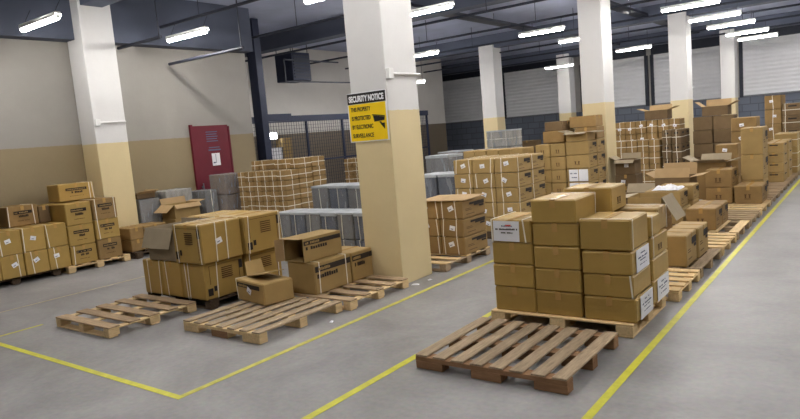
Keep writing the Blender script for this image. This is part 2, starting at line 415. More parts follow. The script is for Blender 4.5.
mb = MB(); mb.box(-0.02, -0.32, 0, 0.02, -0.29, 1.7); mb.box(-0.02, 0.29, 0, 0.02, 0.32, 1.7); mb.build('leg', M['pipe'], r)
mb = MB(); mb.box(-0.01, -0.3, 1.1, 0.01, 0.3, 1.7); mb.build('board', M['paper'], r)
tag(r, 'white notice board under the small lamp behind the mesh partition', 'board')

# conduits on two columns
def conduit(loc, ax, ln, label):
    r = empty('column_conduit', loc)
    mb = MB()
    mb.box(0, -0.045, -0.06, 0.05, 0.045, 0.06); bevelled(mb.build('junction_box', M['white_metal'], r), 0.006)
    mb = MB(); mb.cyl((0.025, 0.045, 0), (0.025, ln, 0), 0.016, 8); mb.build('pipe', M['white_metal'], r)
    tag(r, label, 'conduit')
conduit((-4.54, 5.99 + 0.03, 2.5), 'y', 0.62, 'white conduit with a junction box on the column with the yellow sign')
conduit((-11.2, 6.05 + 0.06, 2.45), 'y', 0.54, 'white conduit with a junction box on the left column')

# ------------------------------------------------------------------ security sign
def text_mesh(name, s, size, m, parent, loc, rot, width=None, bold=0.0, align='LEFT'):
    cu = bpy.data.curves.new(name, 'FONT'); cu.body = s; cu.size = size; cu.extrude = 0.001; cu.align_x = align; cu.offset = bold
    tmp = bpy.data.objects.new(name, cu); COL.objects.link(tmp)
    dg = bpy.context.evaluated_depsgraph_get()
    me = bpy.data.meshes.new_from_object(tmp.evaluated_get(dg))
    bpy.data.objects.remove(tmp); bpy.data.curves.remove(cu)
    me.materials.clear(); me.materials.append(m)
    xs = [v.co.x for v in me.vertices]
    w = max(xs) - min(xs)
    o = bpy.data.objects.new(name, me); COL.objects.link(o); o.parent = parent
    o.location = loc; o.rotation_euler = rot
    if width: o.scale = (width / w, 1, 1)
    return o
sg = empty('security_sign', (-4.85, 5.965, 1.74)); tag(sg, 'yellow and black security notice sign on the middle column', 'sign')
mb = MB(); mb.box(-0.295, -0.008, 0, 0.295, 0.0, 0.585); mb.build('backing', M['paper'], sg)
mb = MB(); mb.box(-0.28, -0.011, 0.012, 0.28, -0.008, 0.447); mb.build('yellow_field', M['sign_yellow'], sg)
mb = MB(); mb.box(-0.29, -0.011, 0.452, 0.29, -0.008, 0.577); mb.build('title_band', M['sign_black'], sg)
RX = (PI / 2, 0, 0)
text_mesh('title_text', 'SECURITY NOTICE', 0.095, M['paper'], sg, (-0.265, -0.012, 0.48), RX, 0.53, 0.004)
for k, (t, w) in enumerate((('THIS PROPERTY', 0.3), ('IS PROTECTED', 0.29), ('BY ELECTRONIC', 0.32), ('SURVEILLANCE', 0.32))):
    text_mesh('body_text', t, 0.068, M['sign_black'], sg, (-0.245, -0.012, 0.365 - k * 0.104), RX, w, 0.0015)
mb = MB()
def poly(pts): mb.quad([(x, -0.0125, z) for x, z in pts])
poly([(0.085, 0.30), (0.10, 0.225), (0.25, 0.235), (0.262, 0.275)])
poly([(0.075, 0.315), (0.262, 0.288), (0.262, 0.278), (0.072, 0.303)])
poly([(0.17, 0.222), (0.2, 0.19), (0.215, 0.2), (0.2, 0.225)])
poly([(0.19, 0.195), (0.25, 0.13), (0.255, 0.205), (0.22, 0.205)])
mb.build('camera_icon', M['sign_black'], sg)

# ------------------------------------------------------------------ pallets
def pallet(x0, y0, x1, y1, label, boards='x', nb=6, bw=0.1, wood='wood_new', block='wood_new_y', rz=0.0, h=0.115, stringer=False, lead=None, tall=False):
    cx, cy = (x0 + x1) / 2, (y0 + y1) / 2
    r = empty('pallet', (cx, cy, 0), rz)
    w, d = (x1 - x0) / 2, (y1 - y0) / 2
    t = 0.016
    def piece(name, a, m, j=0.004):
        mb = MB(); mb.box(*a)
        o = mb.build(name, m, r)
        bevelled(o, 0.004, 1)
        o.location.z = random.uniform(-0.0015, 0)
        o.rotation_euler.z = random.uniform(-j, j)
        return o
    mt, mo = M[wood], M[block]
    if boards == 'y':
        step = (2 * w - bw) / (nb - 1)
        for i in range(nb):
            x = -w + i * step
            piece('deck_board', (x, -d, h - t, x + bw, d, h), mt)
        for k, yy in enumerate((-d, -0.05, d - 0.1)):
            # stringer across, cut out between its feet
            mb = MB(); z1 = h - t - 0.001
            mb.box(-w, yy, z1 - 0.035, w, yy + (0.03 if stringer else 0.1), z1)
            for a, b in ((-w, -w + 0.24), (-0.12, 0.12), (w - 0.24, w)):
                mb.box(a, yy, 0.004, b, yy + (0.03 if stringer else 0.1), z1 - 0.034)
            bevelled(mb.build('stringer', mo, r), 0.003, 1)
        if lead:
            mb = MB(); mb.box(-0.12, -d - 0.004, 0.004, 0.12, -d, h - t - 0.03); mb.build('patch_block', M[lead], r)
    else:
        step = (2 * d - bw) / (nb - 1)
        for i in range(nb):
            y = -d + i * step
            piece('deck_board', (-w, y, h - t, w, y + bw, h), mt)
        if tall:
            for xx in (-w, -0.07, w - 0.14):
                piece('bottom_board', (xx, -d, 0.003, xx + 0.14, d, 0.018), mo, 0)
                for yy in (-d, -0.06, d - 0.12): piece('block', (xx, yy, 0.019, xx + 0.14, yy + 0.12, h - t - 0.001), mo, 0)
        for xx in () if tall else (-w, -0.05, w - 0.1):
            piece('stringer_board', (xx, -d, h - 2 * t, xx + 0.1, d, h - t - 0.002), mo, 0)
            for yy in (-d, -0.06, d - 0.12):
                piece('block', (xx, yy, 0.019, xx + 0.1, yy + 0.12, h - 2 * t - 0.001), mo, 0)
        for yy in () if tall else (-d, -0.05, d - 0.1):
            piece('bottom_board', (-w, yy, 0.003, w, yy + 0.1, 0.018), mo, 0)
    tag(r, label, 'pallet', 'wooden pallets on the floor')
    return r
pallet(-2.85, 3.82, -1.63, 4.86, 'empty weathered pallet lying in front of the tall plain carton stack', 'y', 8, 0.105, 'wood_old', 'wood_rust', lead='wood_rust')
pallet(-2.87, 5.07, -1.58, 6.08, 'pallet under the tall stack of plain golden cartons', 'x', 6, 0.1, 'wood_new', 'wood_new_y', tall=True)
pallet(-7.3, 3.2, -6.2, 4.25, 'empty pale pallet with wide gaps, beside the yellow floor corner', 'x', 5, 0.13, 'wood_old_x', 'wood_new_y')
pallet(-5.66, 3.7, -4.51, 4.84, 'weathered slatted pallet under the small carton with a dark band', 'y', 7, 0.105, 'wood_old', 'wood_new_y', lead='wood_rust')
pallet(-5.55, 4.88, -4.43, 5.93, 'pallet with wide gaps against the middle column, under opened cartons', 'x', 5, 0.12, 'wood_old_x', 'wood_new_y')
pallet(-5.5, 6.72, -4.41, 7.9, 'pallet under the short strapped stack behind the middle column', 'x', 5, 0.12, 'wood_new', 'wood_old')
pallet(-7.3, 4.33, -6.05, 5.46, 'dark pallet under the big vent-printed cartons', 'x', 5, 0.12, 'wood_grey', 'wood_grey')
pallet(-11.45, 3.5, -10.62, 4.85, 'dark pallet under the plain cartons by the left wall', 'x', 6, 0.1, 'wood_grey', 'wood_grey')
pallet(-11.45, 4.92, -10.5, 6.0, 'pale pallet under the printed cartons by the left column', 'x', 5, 0.12, 'wood_new', 'wood_new_y')
pallet(-11.15, 6.1, -10.45, 7.02, 'small pallet beyond the left column under two tiers of cartons', 'x', 4, 0.12, 'wood_grey', 'wood_grey')
for i, (a, b, wd) in enumerate(((6.24, 7.15, 'wood_new'), (7.2, 8.3, 'wood_old_x'), (8.38, 9.35, 'wood_new'), (9.45, 10.45, 'wood_new'), (10.55, 11.5, 'wood_old_x'),
                                (11.62, 12.75, 'wood_new'), (12.85, 13.9, 'wood_old_x'), (14.0, 15.1, 'wood_old_x'), (15.2, 16.3, 'wood_old_x'), (16.4, 17.4, 'wood_old_x'), (17.5, 18.6, 'wood_old_x'), (19.3, 20.5, 'wood_old_x'))):
    lab = '%s pallet behind the tall golden stack, along the right yellow line' % ORD[i] if i < 10 else '%s pallet of the far end along the right yellow line' % ('last but one' if i == 10 else 'last')
    if i in (1, 3): pallet(-2.62, a, -1.5, b, lab, 'y', 6 if i == 1 else 5, 0.12, 'wood_old' if i == 1 else 'wood_new_y', 'wood_old_x')
    else: pallet(-2.62, a, -1.5, b, lab, 'x', 5, 0.115, wd, 'wood_new_y' if wd == 'wood_new' else 'wood_old')

# ------------------------------------------------------------------ cartons
def carton_mesh(w, d, h, sag=0.006, m='card'):
    """closed carton, origin at the middle of its base; faces sag inwards a little, edges softened"""
    rnd = random.Random(random.random())
    amp = {f: rnd.uniform(0.1, 1.0) * sag for f in range(6)}
    seamx = d > w
    verts = {}; V = []; F = []
    gp = lambda L: [0.0, min(0.12, 0.011 / L), 0.22, 0.41, 0.59, 0.78, 1 - min(0.12, 0.011 / L), 1.0]
    GX, GY, GZ = gp(w), gp(d), gp(h); n = 8
    def P(i, j, k):
        key = (i, j, k)
        if key in verts: return verts[key]
        u, v, t = GX[i], GY[j], GZ[k]
        x, y, z = (u - 0.5) * w, (v - 0.5) * d, t * h
        on = (i in (0, n - 1)) + (j in (0, n - 1)) + (k in (0, n - 1))
        bu, bv, bt = math.sin(PI * u), math.sin(PI * v), math.sin(PI * t)
        if on == 1:
            if i == 0: x += amp[0] * bv * bt
            if i == n - 1: x -= amp[1] * bv * bt
            if j == 0: y += amp[2] * bu * bt
            if j == n - 1: y -= amp[3] * bu * bt
            if k == n - 1: z -= amp[4] * bu * bv
        else:
            e = 0.0065
            x -= math.copysign(e, x) if i in (0, n - 1) else 0
            y -= math.copysign(e, y) if j in (0, n - 1) else 0
            if k == n - 1: z -= e
            if k == 0: z += 0.003
        verts[key] = len(V); V.append((x, y, z)); return verts[key]
    r = range(n - 1)
    for a in r:
        for b in r:
            F.append((P(a, b, 0), P(a, b + 1, 0), P(a + 1, b + 1, 0), P(a + 1, b, 0)))
            F.append((P(a, b, n - 1), P(a + 1, b, n - 1), P(a + 1, b + 1, n - 1), P(a, b + 1, n - 1)))
            F.append((P(a, 0, b), P(a + 1, 0, b), P(a + 1, 0, b + 1), P(a, 0, b + 1)))
            F.append((P(a, n - 1, b), P(a, n - 1, b + 1), P(a + 1, n - 1, b + 1), P(a + 1, n - 1, b)))
            F.append((P(0, a, b), P(0, a, b + 1), P(0, a + 1, b + 1), P(0, a + 1, b)))
            F.append((P(n - 1, a, b), P(n - 1, a + 1, b), P(n - 1, a + 1, b + 1), P(n - 1, a, b + 1)))
    me = bpy.data.meshes.new('carton'); me.from_pydata(V, [], F); me.materials.append(M[m]); me.update()
    return me

def face_map(face, w, d, h):
    """(u, v, off) in metres from the face's lower left corner, as one looks at it -> local point"""
    if face == '-y': return lambda u, v, o=0: (-w / 2 + u, -d / 2 - o, v)
    if face == '+x': return lambda u, v, o=0: (w / 2 + o, -d / 2 + u, v)
    if face == '-x': return lambda u, v, o=0: (-w / 2 - o, d / 2 - u, v)
    if face == '+z': return lambda u, v, o=0: (-w / 2 + u, -d / 2 + v, h + o)
def face_size(face, w, d, h):
    return {'-y': (w, h), '+x': (d, h), '-x': (d, h), '+z': (w, d)}[face]

def decal(r, name, face, dims, rects, m, off=0.002, thick=0.0015):
    """flat marks on a face: rects (u0, v0, u1, v1, angle) as fractions of the face"""
    f = face_map(face, *dims); W, H = face_size(face, *dims)
    mb = MB()
    for rc in rects:
        u0, v0, u1, v1 = rc[:4]; a = rc[4] if len(rc) > 4 else 0
        cu, cv = (u0 + u1) / 2 * W, (v0 + v1) / 2 * H
        hu, hv = (u1 - u0) / 2 * W, (v1 - v0) / 2 * H
        pts = []
        for su, sv in ((-1, -1), (1, -1), (1, 1), (-1, 1)):
            x, y = su * hu, sv * hv
            pts.append((cu + x * math.cos(a) - y * math.sin(a), cv + x * math.sin(a) + y * math.cos(a)))
        lo = [f(p[0], p[1], off) for p in pts]; hi = [f(p[0], p[1], off + thick) for p in pts]
        mb.quad(hi)
        for i in range(4):
            j = (i + 1) % 4; mb.quad([lo[i], lo[j], hi[j], hi[i]])
    return mb.build(name, m, r)

def letters(u0, v0, u1, v1, n, rnd, gap=0.25):
    """a row of small letter-sized strokes filling a strip"""
    out = []; step = (u1 - u0) / n
    for i in range(n):
        if rnd.random() < 0.12: continue
        a = u0 + i * step; b = a + step * (1 - gap)
        out.append((a, v0, b, v1 - (v1 - v0) * rnd.choice((0, 0, 0.2))))
    return out

def strap(r, axis, frac, dims, wd=0.013):
    """white band right round the carton in the plane across AXIS"""
    w, d, h = dims; e = 0.004; t = 0.002
    mb = MB()
    if axis == 'x':
        c = (frac - 0.5) * w; A = [(-d / 2, 0), (d / 2, 0), (d / 2, h), (-d / 2, h)]; P = lambda s, p: (s, p[0], p[1])
    elif axis == 'y':
        c = (frac - 0.5) * d; A = [(-w / 2, 0), (w / 2, 0), (w / 2, h), (-w / 2, h)]; P = lambda s, p: (p[0], s, p[1])
    else:
        c = frac * h; A = [(-w / 2, -d / 2), (w / 2, -d / 2), (w / 2, d / 2), (-w / 2, d / 2)]; P = lambda s, p: (p[0], p[1], s)
    cx = sum(p[0] for p in A) / 4; cy = sum(p[1] for p in A) / 4
    def grow(p, g): return (p[0] + math.copysign(g, p[0] - cx), p[1] + (math.copysign(g, p[1] - cy) if not (axis != 'z' and p[1] == 0) else 0.001))
    sk = random.uniform(-0.012, 0.012)
    O = [grow(p, e) for p in A]; I = [grow(p, e - t) for p in A]
    S = [sk if (axis != 'z' and p[1] == 0) else -sk for p in A]
    for i in range(4):
        j = (i + 1) % 4
        a0, a1 = c - wd / 2 + S[i], c + wd / 2 + S[i]; b0, b1 = c - wd / 2 + S[j], c + wd / 2 + S[j]
        mb.quad([P(a0, O[i]), P(b0, O[j]), P(b1, O[j]), P(a1, O[i])])
        mb.quad([P(a0, I[i]), P(a1, I[i]), P(b1, I[j]), P(b0, I[j])])
        mb.quad([P(a0, I[i]), P(b0, I[j]), P(b0, O[j]), P(a0, O[i])])
        mb.quad([P(a1, I[i]), P(a1, O[i]), P(b1, O[j]), P(b1, I[j])])
    return mb.build('strap', M['strap'], r)

def tape(r, dims, along='y', wd=0.05, drop=0.07):
    w, d, h = dims; o = 0.0025; t = 0.001
    mb = MB()
    L = d if along == 'y' else w
    pr = [(-L / 2 - o, h - drop), (-L / 2 - o, h + o), (L / 2 + o, h + o), (L / 2 + o, h - drop)]
    P = (lambda s, p: (s, p[0], p[1])) if along == 'y' else (lambda s, p: (p[0], s, p[1]))
    for a, b in zip(pr, pr[1:]):
        mb.quad([P(-wd / 2, a), P(wd / 2, a), P(wd / 2, b), P(-wd / 2, b)])
    ob = mb.build('packing_tape', M['tape'], r)
    md = ob.modifiers.new('thick', 'SOLIDIFY'); md.thickness = t; md.offset = 0
    return ob

def prints(r, kind, face, dims, seed):
    rnd = random.Random(seed)
    D = lambda name, rects, m, off=0.002: decal(r, name, face, dims, rects, m, off)
    if kind == 'vents':
        D('vent_print', [(0.42, 0.5 + 0.055 * k, 0.70, 0.525 + 0.055 * k) for k in range(6)], M['ink_brown'])
        D('corner_print', [(0.05, 0.1, 0.17, 0.3), (0.2, 0.2, 0.27, 0.34)], M['ink'])
        D('outline_print', [(0.12, 0.90, 0.88, 0.91), (0.12, 0.4, 0.13, 0.9), (0.87, 0.1, 0.88, 0.9)], M['ink_brown'])
        D('corner_print', [(0.88, 0.66, 0.965, 0.9)], M['ink'])
    elif kind == 'band':
        D('dark_band', [(0.02, 0.70, 0.98, 0.88)], M['ink'])
        D('band_lettering', letters(0.06, 0.745, 0.42, 0.835, 9, rnd), M['card'], 0.004)
        D('lettering', letters(0.06, 0.5, 0.62, 0.63, 9, rnd), M['ink'])
    elif kind == 'band_short':
        D('dark_band', [(0.04, 0.66, 0.86, 0.86)], M['ink'])
        D('band_lettering', letters(0.1, 0.70, 0.5, 0.8, 7, rnd), M['card'], 0.004)
    elif kind == 'heading':
        D('heading', [(0.2, 0.6, 0.8, 0.75)] , M['ink'])
        D('heading_lettering', letters(0.23, 0.645, 0.77, 0.70, 11, rnd), M['card'], 0.004)
        D('subheading', letters(0.36, 0.44, 0.68, 0.55, 7, rnd), M['ink'])
        D('small_print', letters(0.3, 0.26, 0.7, 0.29, 12, rnd), M['ink_brown'])
    elif kind == 'corner':
        D('corner_print', [(0.5, 0.62, 0.94, 0.84), (0.72, 0.5, 0.92, 0.6)], M['ink'])
        D('small_print', [(0.12, 0.5, 0.35, 0.53), (0.12, 0.42, 0.4, 0.45), (0.15, 0.2, 0.5, 0.23)], M['ink_brown'])
    elif kind == 'icons':
        D('handling_icons', [(0.38, 0.32, 0.43, 0.5), (0.36, 0.5, 0.45, 0.54), (0.53, 0.32, 0.58, 0.5), (0.51, 0.5, 0.6, 0.54), (0.36, 0.26, 0.6, 0.29)], M['ink_brown'])
    elif kind == 'vent_slot':
        D('handle_slot', [(0.3, 0.72, 0.72, 0.84)], M['ink'])
    elif kind == 'sticker':
        a = rnd.uniform(-0.5, 0.5); u = rnd.uniform(0.35, 0.6); v = rnd.uniform(0.4, 0.65)
        W, H = face_size(face, *dims); su, sv = 0.085 / W / 2, 0.065 / H / 2
        s = D('shipping_label', [(u - su, v - sv, u + su, v + sv, a)], M['paper'], 0.003)
        decal(s, 'label_print', face, dims, [(u - su * 0.6, v - sv * 0.5, u + su * 0.3, v - sv * 0.2, a)], M['ink_grey'], 0.005)
    elif kind == 'notice':
        s = D('paper_notice', [(0.06, 0.05, 0.72, 0.95, -0.02)], M['paper'], 0.004)
        decal(s, 'notice_heading', face, dims, letters(0.24, 0.70, 0.56, 0.76, 9, rnd) , M['ink_grey'], 0.006)
        decal(s, 'notice_logo', face, dims, [(0.38, 0.72, 0.52, 0.79)], M['ink_red'], 0.0075)
        decal(s, 'notice_lettering', face, dims, letters(0.12, 0.55, 0.68, 0.62, 18, rnd, 0.18), M['ink'], 0.006)
        decal(s, 'notice_lettering', face, dims, letters(0.26, 0.40, 0.56, 0.46, 10, rnd), M['ink'], 0.006)
    elif kind == 'sheet':
        s = D('paper_notice', [(0.22, 0.0, 0.95, 0.98, 0.0)], M['paper'], 0.004)
        decal(s, 'notice_lettering', face, dims, letters(0.46, 0.74, 0.72, 0.79, 6, rnd) + letters(0.32, 0.56, 0.84, 0.62, 12, rnd) + letters(0.42, 0.44, 0.74, 0.48, 8, rnd) + letters(0.4, 0.26, 0.78, 0.29, 10, rnd), M['ink_grey'], 0.006)
    elif kind == 'double_sheet':
        s = D('paper_notice', [(0.1, 0.05, 0.5, 0.95)], M['paper'], 0.004); D('paper_notice', [(0.53, 0.05, 0.93, 0.95)], M['paper'], 0.004)
        decal(s, 'notice_lettering', face, dims, letters(0.16, 0.6, 0.45, 0.7, 6, rnd) + letters(0.16, 0.3, 0.45, 0.38, 6, rnd), M['ink_grey'], 0.006)

def carton(x0, y0, z0, x1, y1, z1, label, m='card', straps=(), marks=(), tapes='', group=None, rz=0.0, tilt=None, jit=0.0, sag=0.006, name=None):
    dims = (x1 - x0, y1 - y0, z1 - z0)
    r = bpy.data.objects.new(name or ('strapped_carton' if straps else 'printed_carton' if marks else 'plain_carton'), carton_mesh(*dims, sag=sag, m=m)); COL.objects.link(r)
    r.location = ((x0 + x1) / 2 + random.uniform(-jit, jit), (y0 + y1) / 2 + random.uniform(-jit, jit), z0)
    r.rotation_euler.z = rz + random.uniform(-1, 1) * jit * 0.45
    if tilt: r.rotation_euler.x, r.rotation_euler.y = tilt
    for a, f in straps: strap(r, a, f, dims)
    for k, face in marks: prints(r, k, face, dims, random.random())
    if tapes: tape(r, dims, tapes)
    tag(r, label, 'box', group)
    return r

def panel(r, name, pts, m, th=0.006):
    """thin flat cardboard piece from four local corner points"""
    mb = MB(); mb.quad(pts); o = mb.build(name, m, r)
    md = o.modifiers.new('thick', 'SOLIDIFY'); md.thickness = th; md.offset = 0
    return o

def open_carton(x0, y0, z0, x1, y1, z1, label, flaps, m='card', marks=(), straps=(), group=None, rz=0.0, side='+z', flap_mat='card_inner'):
    """carton without its lid; FLAPS {edge: (angle out from upright in degrees, length)}"""
    w, d, h = x1 - x0, y1 - y0, z1 - z0; t = 0.006
    mb = MB()
    sl = {'-x': (-w / 2, -d / 2, 0, -w / 2 + t, d / 2, h), '+x': (w / 2 - t, -d / 2, 0, w / 2, d / 2, h), '-y': (-w / 2 + t, -d / 2, 0, w / 2 - t, -d / 2 + t, h),
          '+y': (-w / 2 + t, d / 2 - t, 0, w / 2 - t, d / 2, h), '-z': (-w / 2 + t, -d / 2 + t, 0, w / 2 - t, d / 2 - t, t), '+z': (-w / 2 + t, -d / 2 + t, h - t, w / 2 - t, d / 2 - t, h)}
    for k, b in sl.items():
        if k != side: mb.box(*b)
    r = mb.build('open_carton', M[m]); r.location = ((x0 + x1) / 2, (y0 + y1) / 2, z0); r.rotation_euler.z = rz
    for e, (ang, ln) in flaps.items():
        a = math.radians(ang); so, up = math.sin(a) * ln, math.cos(a) * ln
        g = 0.004
        if side == '+z':
            if e in ('-x', '+x'):
                s = -1 if e == '-x' else 1; X = s * (w / 2 + g)
                pts = [(X, -d / 2, h), (X, d / 2, h), (X + s * so, d / 2, h + up), (X + s * so, -d / 2, h + up)]
            else:
                s = -1 if e == '-y' else 1; Y = s * (d / 2 + g)
                pts = [(-w / 2, Y, h), (w / 2, Y, h), (w / 2, Y + s * so, h + up), (-w / 2, Y + s * so, h + up)]
        else:  # mouth towards -y
            Y = -d / 2 - g
            if e == '+z': pts = [(-w / 2, Y, h), (w / 2, Y, h), (w / 2, Y - up, h + so), (-w / 2, Y - up, h + so)]
            elif e == '-z': pts = [(-w / 2, Y, 0.004), (w / 2, Y, 0.004), (w / 2, Y - up, 0.004 - so), (-w / 2, Y - up, 0.004 - so)]
            else:
                s = -1 if e == '-x' else 1
                pts = [(s * w / 2, Y, 0.01), (s * w / 2, Y, h - 0.01), (s * (w / 2 + so), Y - up, h - 0.01), (s * (w / 2 + so), Y - up, 0.01)]
        panel(r, 'flap', pts, M[flap_mat])
    for k, face in marks: prints(r, k, face, (w, d, h), random.random())
    for a, f in straps: strap(r, a, f, (w, d, h))
    tag(r, label, 'box', group)
    return r

def wrapped(x0, y0, z0, x1, y1, z1, label, m='wrapped_grey', group=None, cover=False, straps=()):
    dims = (x1 - x0, y1 - y0, z1 - z0)
    r = bpy.data.objects.new('wrapped_carton', carton_mesh(*dims, sag=0.008, m=m)); COL.objects.link(r)
    r.location = ((x0 + x1) / 2, (y0 + y1) / 2, z0)
    for a, f in straps: strap(r, a, f, dims)
    w, d, h = dims
    me = carton_mesh(w + 0.012, d + 0.012, h + 0.004, sag=0.003, m='film')
    s = bpy.data.objects.new('plastic_wrap', me); COL.objects.link(s); s.parent = r; s.location.z = 0.002
    if cover:
        k = random.uniform(0.02, 0.055)
        s = bpy.data.objects.new('top_cover', carton_mesh(w + 0.022, d + 0.022, k, sag=0.004, m='cover')); COL.objects.link(s); s.parent = r; s.location.z = h - k + 0.011
    tag(r, label, 'box', group)
    return r

def tier_word(t, n):
    if n == 1: return ''
    return 'top tier, ' if t == n - 1 else ('bottom tier, ' if t == 0 else ORD[t] + ' tier, ')
def tiers(z0, n, h): return [(z0 + i * h, z0 + (i + 1) * h - 0.007) for i in range(n)]
def spans(a, n, w, gap=0.012): return [(a + i * w, a + (i + 1) * w - gap) for i in range(n)]

def grid(look, desc, group, xs, ys, zs, m='card', straps=(), marks=(), tapes='', jit=0.003, skip=None, fn=None, colword='column', rowname=('front row, ', 'second row, ', 'third row, ', 'fourth row, ', 'fifth row, '), make=None):
    for r, (ya, yb) in enumerate(ys):
        for c, (xa, xb) in enumerate(xs):
            for t, (za, zb) in enumerate(zs):
                if skip and skip(r, c, t): continue
                lab = '%s, %s%s%s%s' % (look, tier_word(t, len(zs)), ('%s %s, ' % (ORD[c], colword)) if len(xs) > 1 else '', rowname[r] if len(ys) > 1 else '', desc)
                st, mk = (fn(r, c, t) if fn else (straps, marks))
                if make: make(xa, ya, za, xb, yb, zb, lab, group)
                else: carton(xa, ya, za, xb, yb, zb, lab, m, st, mk, tapes, group, jit=jit)

Z0 = 0.116
# --- tall golden stack on the pallet in the middle of the view
G1 = 'plain golden cartons in the tall stack'
yA, yB = 5.11, 5.6
def gold(x0, x1, z0, z1, lab, y0=yA, y1=yB, marks=(), straps=(), tapes='y', j=0.004, rz=0):
    carton(x0, y0, z0, x1, y1, z1, lab, 'card_gold', straps, marks, tapes, G1, jit=j, sag=0.01, rz=rz)
D1 = 'of the tall golden stack'
for t, (a, b) in enumerate(((Z0, 0.335), (0.34, 0.545), (0.55, 0.745))):
    gold(-2.835, -2.435, a, b, 'plain golden carton, %s tier of the first column, front %s' % (('bottom', 'second', 'third')[t], D1))
carton(-2.83, yA, 0.75, -2.44, yB, 0.955, 'golden carton with white paper notice, topping the first column of the tall stack', 'card_gold', (('x', 0.02), ('x', 0.84)), (('notice', '-y'),), 'y', G1, sag=0.006)
for t, (a, b) in enumerate(((Z0, 0.325), (0.33, 0.525), (0.53, 0.725), (0.73, 0.925))):
    gold(-2.425, -2.01, a, b, 'plain golden carton, %s tier of the middle column, front %s' % (('bottom', 'second', 'third', 'fourth')[t], D1))
gold(-2.425, -2.02, 0.93, 1.135, 'plain golden carton topping the middle column, front ' + D1, straps=(('y', 0.95),))
gold(-1.99, -1.56, Z0, 0.315, 'golden carton with a paper sheet on its side, bottom of third column, tall stack', marks=(('sheet', '+x'),))
gold(-1.985, -1.57, 0.32, 0.505, 'golden carton with one white strap, second tier of third column, tall stack', straps=(('x', 0.96),))
gold(-1.99, -1.58, 0.51, 0.70, 'golden carton with a paper sheet on its side, third tier, third column, tall stack', marks=(('sheet', '+x'),))
gold(-1.998, -1.575, 0.712, 0.965, 'larger golden carton with one strap, topping the third column, front of tall stack', y1=5.58, straps=(('y', 0.08),))
yC, yD = 5.68, 6.06
for c, (xa, xb) in enumerate(((-2.83, -2.44), (-2.42, -2.01), (-1.99, -1.575))):
    for t, (a, b) in enumerate(((Z0, 0.325), (0.33, 0.52), (0.525, 0.715), (0.722, 0.905))):
        if c == 0 and t > 2: continue
        last = c == 2
        ye = yD if not last else (5.97 if t == 3 else 6.2)
        gold(xa, xb, a, b, 'golden carton%s, %s tier, %s column, rear %s' % ((' with a paper sheet', ' without print', ' with icons', ' with a white strap')[t] if last else '', ('bottom', 'second', 'third', 'fourth')[t], ORD[c], D1), yC, ye,
             j=0.003, marks=((('sheet', '+x'),), (), (('icons', '+x'),), ())[t] if last else (), straps=(('y', 0.08),) if last and t in (2, 3) else ())
carton(-2.36, 5.68, 0.94, -1.91, 6.1, 1.165, 'plain golden carton highest at the back of the tall golden stack', 'card_gold', (), (('icons', '+x'),), 'y', G1, sag=0.008)

# --- cartons along the right yellow line
GR = 'cartons along the right yellow line'
carton(-2.0, 5.985, 0.72, -1.6, 6.3, 0.932, 'paler tan carton with one strap at the back corner of the tall golden stack', 'card', (('y', 0.9),), (), 'x', G1)
carton(-1.92, 7.2, Z0, -1.64, 7.67, 0.46, 'brown carton on the second right-hand pallet, front of two', 'card', (), (('corner', '+x'),), 'x', GR)
carton(-1.92, 7.69, Z0, -1.62, 8.18, 0.46, 'brown carton on the second right-hand pallet, rear of two', 'card', (), (('corner', '+x'),), 'x', GR)
carton(-2.16, 9.52, Z0, -1.78, 9.97, 0.42, 'brown carton on the fourth right-hand pallet, front of two', 'card_brown', (), (('icons', '-y'), ('corner', '+x')), 'y', GR)
carton(-2.16, 9.99, Z0, -1.78, 10.42, 0.42, 'brown carton on the fourth right-hand pallet, rear of two', 'card_brown', (), (('corner', '+x'),), 'y', GR)
carton(-2.62, 8.42, Z0, -2.2, 8.92, 0.42, 'lower carton under the open carton with a hanging grey flap', 'card_brown', (), (), '', GR)
oc = open_carton(-2.62, 8.42, 0.425, -2.2, 8.92, 0.72, 'open carton with a grey flap hanging down, behind the tall golden stack', {'+x': (150, 0.34), '-x': (95, 0.16), '+y': (105, 0.12)}, 'card', group=GR, flap_mat='card_grey')
carton(-2.86, 9.95, Z0, -2.3, 10.45, 0.36, 'lower brown carton under the carton covered with white plastic', 'card', (), (), '', GR)
cp = carton(-2.84, 9.95, 0.364, -2.33, 10.42, 0.62, 'brown carton covered with a white plastic sheet, near the right yellow line', 'card', (), (('icons', '-y'), ('corner', '+x')), '', GR)
carton(-2.78, 10.5, Z0, -2.27, 10.9, 0.4, 'lower tan carton beside the open carton with a wide brown lid', 'card', (), (), '', GR)
carton(-2.78, 10.5, 0.404, -2.27, 10.9, 0.64, 'tan carton beside the open carton with a wide brown lid, upper one', 'card', (), (('corner', '+x'),), '', GR)
carton(-2.95, 10.95, Z0, -2.42, 11.5, 0.42, 'carton supporting the open carton with a wide brown lid', 'card_brown', (), (), '', GR)
open_carton(-2.95, 10.95, 0.424, -2.42, 11.5, 0.72, 'open carton with a wide brown lid, behind the white plastic sheet', {'-y': (-20, 0.0 + 0.16), '+x': (80, 0.2), '+y': (10, 0.2), '-x': (60, 0.16)}, 'card_dark', group=GR)
